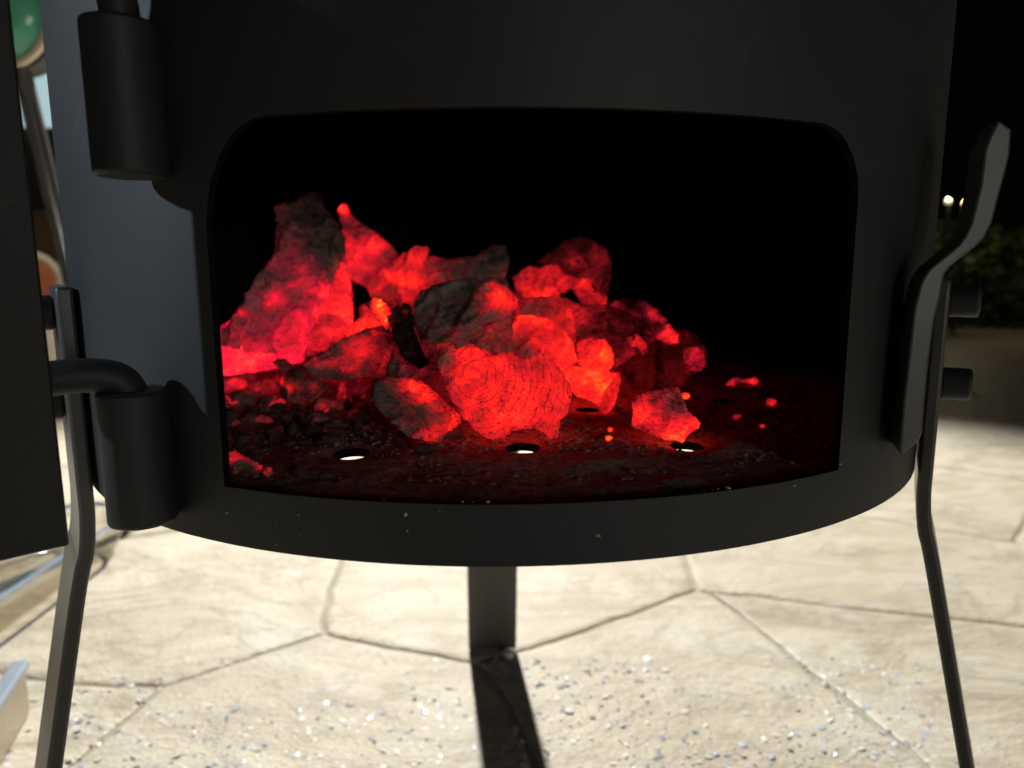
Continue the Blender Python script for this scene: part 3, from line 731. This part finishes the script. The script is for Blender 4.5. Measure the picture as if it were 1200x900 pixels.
ember('orange ember touching the top of the lone curved ember', 803, 464, 11, 8, .95, .1)
ember('yellow spark-like ember near the middle air hole', 713, 513, 10, 6, 1.25, 0)
ember('tiny orange ember above the yellow one near the middle air hole', 715, 503, 8, 6, .95, 0)
ember('ember dot on the left slope of the tall grey slab', 295, 345, 8, 7, .9, .3)
ember('lower ember dot at the far left of the heap', 263, 387, 11, 7, .8, .5)

M_grit = simple('charcoal_grit', (.11, .06, .052), .9, .7, 300)
crumbs(*GRIT, lambda rr: R*(.005+.022*rr.random()**2.2), [M_grit], 'broken black charcoal grit packed round the foot of the heap', 'charcoal grit', .7, 31)
# ------------------------------------------------------------------ things on the patio
# blue-white glints of the front stones, put in as pale flakes
def flp(rr):
    while True:
        x, y = rr.uniform(-2.3, 1.9), .15+rr.random()**1.3*1.05
        cl = noise.noise(Vector((x*1.6, y*2.4, 5)))
        if cl+.55*rr.random() > .12 - .25*(1-y): return W(x, y, GZ)+Vector((0, 0, .0003))
crumbs('glint_flakes', 3300, flp, lambda rr: R*(.0025+.019*rr.random()**3.2), M_fl, 'pale and bluish flakes standing in for glints on the flagstones in front', 'flakes', .10, 8, lambda rr: rr.choices((0, 1, 2), (.60, .33, .07))[0])
# ash flakes caught on the lip of the opening and the drum's lower band
def lip(rr):
    u = rr.random()
    if u < .45: return cyl(PH1+.15+rr.gauss(0, .05), .997, rr.uniform(.10, .34))
    if u < .7: return cyl(rr.uniform(-22, 30), .994, ZB_O+.001)
    return cyl(rr.uniform(-26, 34), 1.0005, rr.uniform(.01, .085))
crumbs('lip_flakes', 34, lip, lambda rr: R*(.0012+.0045*rr.random()**3), [M_fl[0]], 'pale ash flakes stuck to the lip of the firebox opening', 'flakes', .5, 17)
# white pebble at the foot of the rear leg
bm = bmesh.new(); bmesh.ops.create_icosphere(bm, subdivisions=2, radius=.0042)
for v in bm.verts: v.co *= 1+.25*noise.noise(v.co*300); v.co.z *= .7
o = link('pebble', bm_mesh(bm, 'pebble', True), M_fl[0]); p = on_z(596, 771, GZ); o.location = W(p.x, p.y, GZ)+Vector((0, 0, .003))
tag(o, 'small white pebble at the foot of the rear leg', 'pebble')

# stainless tray, rounded corners, with a flat rim
def rrect(x0, x1, y0, y1, r, n=10):
    out = []
    for cx, cy_, a0 in ((x1-r, y1-r, 0), (x0+r, y1-r, 90), (x0+r, y0+r, 180), (x1-r, y0+r, 270)):
        for k in range(n+1):
            a = math.radians(a0+90*k/n); out.append((cx+r*math.cos(a), cy_+r*math.sin(a)))
    return out
M_blue = simple('blue_reflection_edge', (.36, .43, .54), .35, .25, 30)  # cool reflection on a top edge, put into the colour
tray = tag(empty('plastic_tub', W(-2.77, 1.4, GZ)), 'long clear plastic tub with reflected blue painted on its rim on the flagstones behind the door', 'tub')
def slab(name, par, mat, pts, z0, z1, bev):
    bm = bmesh.new()
    a = [bm.verts.new(W(x, y, z0)) for x, y in pts]; b = [bm.verts.new(W(x, y, z1)) for x, y in pts]
    bm.faces.new(a[::-1]); bm.faces.new(b)
    for k in range(len(a)): bm.faces.new((a[k], a[(k+1) % len(a)], b[(k+1) % len(a)], b[k]))
    o = link(name, bm_mesh(bm, name), mat, par); bevel(o, bev, 3, 40); return o
def loops(spec, name, mat, par, cap=True):
    bm = bmesh.new(); rings = []
    for grow, z in spec:
        rings.append([bm.verts.new(W(x, y, GZ+z)) for x, y in rrect(-3.05-grow, -2.50+grow, .25-grow, 2.70+grow, .268+grow)])
    for a, b in zip(rings, rings[1:]):
        for k in range(len(a)): bm.faces.new((a[k], a[(k+1) % len(a)], b[(k+1) % len(a)], b[k]))
    if cap: bm.faces.new(rings[0][::-1])
    else:
        for k in range(len(a)): bm.faces.new((rings[-1][k], rings[-1][(k+1) % len(a)], rings[0][(k+1) % len(a)], rings[0][k]))
    return link(name, bm_mesh(bm, name, True, 45), mat, par)
tc = NT('clear_plastic'); tr = tc.n('ShaderNodeBsdfTransparent'); tr.inputs['Color'].default_value = (.90, .87, .80, 1)
gl = tc.n('ShaderNodeBsdfGlossy', Roughness=.04); fr_ = tc.n('ShaderNodeFresnel', IOR=1.5); mx = tc.n('ShaderNodeMixShader')
tc.l(tc.math('ADD', tc.math('MULTIPLY', fr_.outputs[0], .35), .04), mx.inputs[0]); tc.l(tr.outputs[0], mx.inputs[1]); tc.l(gl.outputs[0], mx.inputs[2]); tc.l(mx.outputs[0], tc.out.inputs['Surface'])
loops([(-.10, .004), (-.04, .02), (-.01, .06), (.018, .14), (.03, .232)], 'wall', tc.m, tray)
tb = NT('blue_reflection_rim'); tr = tb.n('ShaderNodeBsdfTransparent'); tr.inputs['Color'].default_value = (.8, .88, 1, 1); mx = tb.n('ShaderNodeMixShader'); mx.inputs[0].default_value = .6  # blue reflection along the rim is part of its colour
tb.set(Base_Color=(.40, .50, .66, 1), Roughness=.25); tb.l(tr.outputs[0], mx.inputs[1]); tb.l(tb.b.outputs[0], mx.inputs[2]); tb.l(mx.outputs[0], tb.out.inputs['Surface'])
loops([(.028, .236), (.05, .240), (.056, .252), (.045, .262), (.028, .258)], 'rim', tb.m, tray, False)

tin = tag(empty('flat_bar', W(-1.95, .5, GZ)), 'short flat metal bar with a bluish top edge at the bottom left corner', 'metal bar')
M_tan = metal_mat('dull_metal', (.52, .47, .38), .35)
slab('web', tin, M_tan, [(-1.80, .20), (-1.985, .80), (-2.035, .79), (-1.85, .19)], GZ+.004, GZ+.20, .002)
slab('top_edge', tin, M_blue, [(-1.79, .19), (-1.975, .82), (-2.045, .81), (-1.86, .18)], GZ+.202, GZ+.232, .002)

# round green glass lamp on a chrome pole behind the stove at the left
def lathe(name, prof, mat, par, cx, cy_, n=48):
    bm = bmesh.new(); rings = []
    for r_, z in prof: rings.append([bm.verts.new(W(cx+r_*math.cos(2*math.pi*k/n), cy_+r_*math.sin(2*math.pi*k/n), z)) for k in range(n)])
    for a, b in zip(rings, rings[1:]):
        for k in range(n): bm.faces.new((a[k], a[(k+1) % n], b[(k+1) % n], b[k]))
    bm.faces.new(rings[0][::-1]); bm.faces.new(rings[-1])
    return link(name, bm_mesh(bm, name, True, 50), mat, par)
def lathe_axis(name, prof, mat, par, c, ax, n=48):
    ax = Vector(ax).normalized(); u = Vector((0, 0, 1)); u = (u-ax*u.dot(ax)).normalized(); w_ = ax.cross(u)
    bm = bmesh.new(); rings = []
    for r_, d in prof: rings.append([bm.verts.new(W(*(c+ax*d+(u*math.cos(2*math.pi*k/n)+w_*math.sin(2*math.pi*k/n))*max(r_, .001)))) for k in range(n)])
    for a, b in zip(rings, rings[1:]):
        for k in range(n): bm.faces.new((a[k], a[(k+1) % n], b[(k+1) % n], b[k]))
    bm.faces.new(rings[0][::-1]); bm.faces.new(rings[-1])
    return link(name, bm_mesh(bm, name, True, 50), mat, par)
a0 = on_y(24, 75, 2.9); b0 = on_y(80, 310, 2.9); dv = (b0-a0)
foot = a0+dv*((GZ-a0.z)/dv.z)
lamp = tag(empty('pole_lamp', W(*foot)), 'round green glass lamp with a cream ring on a slanting chrome pole', 'lamp')
hc = on_y(-2, 16, 2.85); hax = (-.02, -1, .0)
lathe_axis('glass', [(.0, .11), (.10, .10), (.18, .075), (.245, .035), (.285, 0), (.285, -.03)], M_vinyl, lamp, hc, hax)
lathe_axis('ring', [(.283, .005), (.292, .02), (.318, .015), (.325, -.01), (.315, -.035), (.283, -.035)], M_cream, lamp, hc, hax)
lathe_axis('housing', [(.31, -.036), (.335, -.05), (.335, -.20), (.30, -.27), (.12, -.30), (.0, -.30)], M_dark, lamp, hc, hax)
topp = a0+dv*((hc.z-.22-a0.z)/dv.z)
link('pole', bm_mesh(tube_bm([W(*topp), W(*topp.lerp(foot, .5)), W(*foot)], .054*R, 24), 'pole', True, 50), M_chrome, lamp)

# white pot with a terracotta band, further back on the left
pot = tag(empty('plant_pot', W(-5, 7.3, GZ)), 'white plant pot with a terracotta saucer leaning on it, back left between door and drum', 'plant pot')
pc = on_y(58, 372, 7.2)
lathe('pot_body', [(.30, GZ+.01), (.42, GZ+.1), (.55, GZ+.55), (.60, pc.z+.05), (.64, pc.z+.1), (.64, pc.z+.2), (.56, pc.z+.2)], M_pot, pot, pc.x, 7.2, 40)
sau = tag(empty('saucer', W(pc.x, 6.6, GZ)), 'terracotta saucer with a pale rim behind the chrome stool leg', 'saucer')
c = on_y(34, 330, 6.4)
for nm, r0, r1, mt, dy in (('dish', .0, .27, M_terra, 0), ('rim', .27, .35, M_pot, -.01)):
    bm = bmesh.new(); n = 40; ax = Vector((.62, -.78, .1)).normalized(); u = ax.orthogonal().normalized(); w_ = ax.cross(u)
    R_ = []
    for rr, dd in ((max(r0, .001), 0), (r1, .03), (r1, -.03), (max(r0, .001), -.05)):
        R_.append([bm.verts.new(W(*(c+ax*dd+(u*math.cos(2*math.pi*k/n)+w_*math.sin(2*math.pi*k/n))*rr))) for k in range(n)])
    for a, b in zip(R_, R_[1:]+R_[:1]):
        for k in range(n): bm.faces.new((a[k], a[(k+1) % n], b[(k+1) % n], b[k]))
    link(nm, bm_mesh(bm, nm, True, 50), mt, sau)
bp = on_y(36, 262, 8.6)
jug = tag(empty('brown_pot', W(bp.x, 8.6, GZ)), 'tall dull brown pot standing behind the terracotta saucer at the left', 'pot')
lathe('body', [(.22, GZ+.01), (.36, GZ+.3), (.40, GZ+.8), (.36, bp.z-.02), (.27, bp.z+.14), (.24, bp.z+.17)], simple('brown_glaze', (.13, .085, .05), .4), jug, bp.x, 8.6, 40)
# pale wall panel far behind at the left, its brightness added as emission
wall = empty('pale_cabinet', W(-9, 12, GZ)); tag(wall, 'cabinet with a pale blue front given added glow, far behind the chrome leg at the left', 'cabinet')
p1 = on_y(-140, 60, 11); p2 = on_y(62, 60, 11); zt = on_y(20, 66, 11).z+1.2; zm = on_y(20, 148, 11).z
slab('glow_front', wall, emit('added_glow', (.42, .58, .62), .9), [(p1.x, 11), (p2.x, 11), (p2.x, 13), (p1.x, 13)], zm+.01, zt, .004)
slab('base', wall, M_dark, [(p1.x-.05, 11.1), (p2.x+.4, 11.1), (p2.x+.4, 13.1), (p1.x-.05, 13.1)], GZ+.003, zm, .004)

# bush at the back right
bush = tag(empty('garden_bush', W(14, 19, GZ)), 'dark leafy bush at the back right behind the cranked bar', 'bush')
brs = random.Random(9)
vs, fs = [], []
bc = Vector((13.6, 19.5, GZ+1.2))
for k in range(5200):
    while True:
        q = Vector((brs.uniform(-1, 1), brs.uniform(-1, 1), brs.uniform(-1, 1)))
        if .25 < q.length < 1: break
    q = q.normalized()*(q.length**.5)
    wob = 1+.22*noise.noise(q*2.2)+.1*noise.noise(q*6)
    c = bc+Vector((q.x*4.6*wob, q.y*2.2*wob, q.z*1.62*wob))
    if c.z < GZ+.05: continue
    u = Vector((brs.gauss(0, 1), brs.gauss(0, 1), brs.gauss(0, .6))).normalized(); w_ = u.orthogonal().normalized()
    w_ = (Matrix.Rotation(brs.uniform(0, 6.28), 3, u) @ w_); s = brs.uniform(.11, .2)
    b = len(vs)
    vs += [W(*(c-u*s)), W(*(c+w_*s*.45)), W(*(c+u*s)), W(*(c-w_*s*.45))]; fs.append((b, b+1, b+2, b+3))
link('foliage', mesh('foliage', vs, fs), M_leaf, bush)
bm = bmesh.new()
for k in range(9):
    a = brs.uniform(0, 6.28); tip = bc+Vector((3*math.cos(a), 1.4*math.sin(a), brs.uniform(0, .8)))
    tube_bm([W(bc.x+.6*math.cos(a), bc.y+.3*math.sin(a), GZ), W(*(bc*.5+tip*.5)), W(*tip)], .05*R, 6, True, bm)
link('stem', bm_mesh(bm, 'stem', True), M_twig, bush)
# two small garden lights beyond the bush
for px, py, rad, s, lab in ((1111, 236, .056, .85, 'bright warm garden light showing just right of the drum edge'), (1131, 238, .05, .25, 'dimmer garden light between the drum edge and the cranked bar')):
    c = on_y(px, py, 16.4)
    g = tag(empty('garden_light', W(c.x, c.y, GZ)), lab, 'garden light', 'garden lights in front of the bush')
    bm = bmesh.new(); bmesh.ops.create_icosphere(bm, subdivisions=3, radius=rad*R*1.2, matrix=Matrix.Translation(W(*c)))
    link('globe', bm_mesh(bm, 'globe', True), emit('warm_globe', (1, .88, .52), s), g)
    link('post', bm_mesh(tube_bm([W(c.x, c.y, GZ), W(c.x, c.y, (GZ+c.z)/2), W(c.x, c.y, c.z-rad)], .04*R, 10), 'post', True, 50), M_dark, g)
    gl_ = bpy.data.lights.new('garden_bulb', 'POINT'); gl_.energy = s*1.4; gl_.color = (1, .8, .5); gl_.shadow_soft_size = .01
    go = bpy.data.objects.new('garden_bulb', gl_); COL.objects.link(go); go.parent = g; go.matrix_parent_inverse = parent_world(g).inverted()
    go.location = W(c.x, c.y, c.z+rad*2.2)
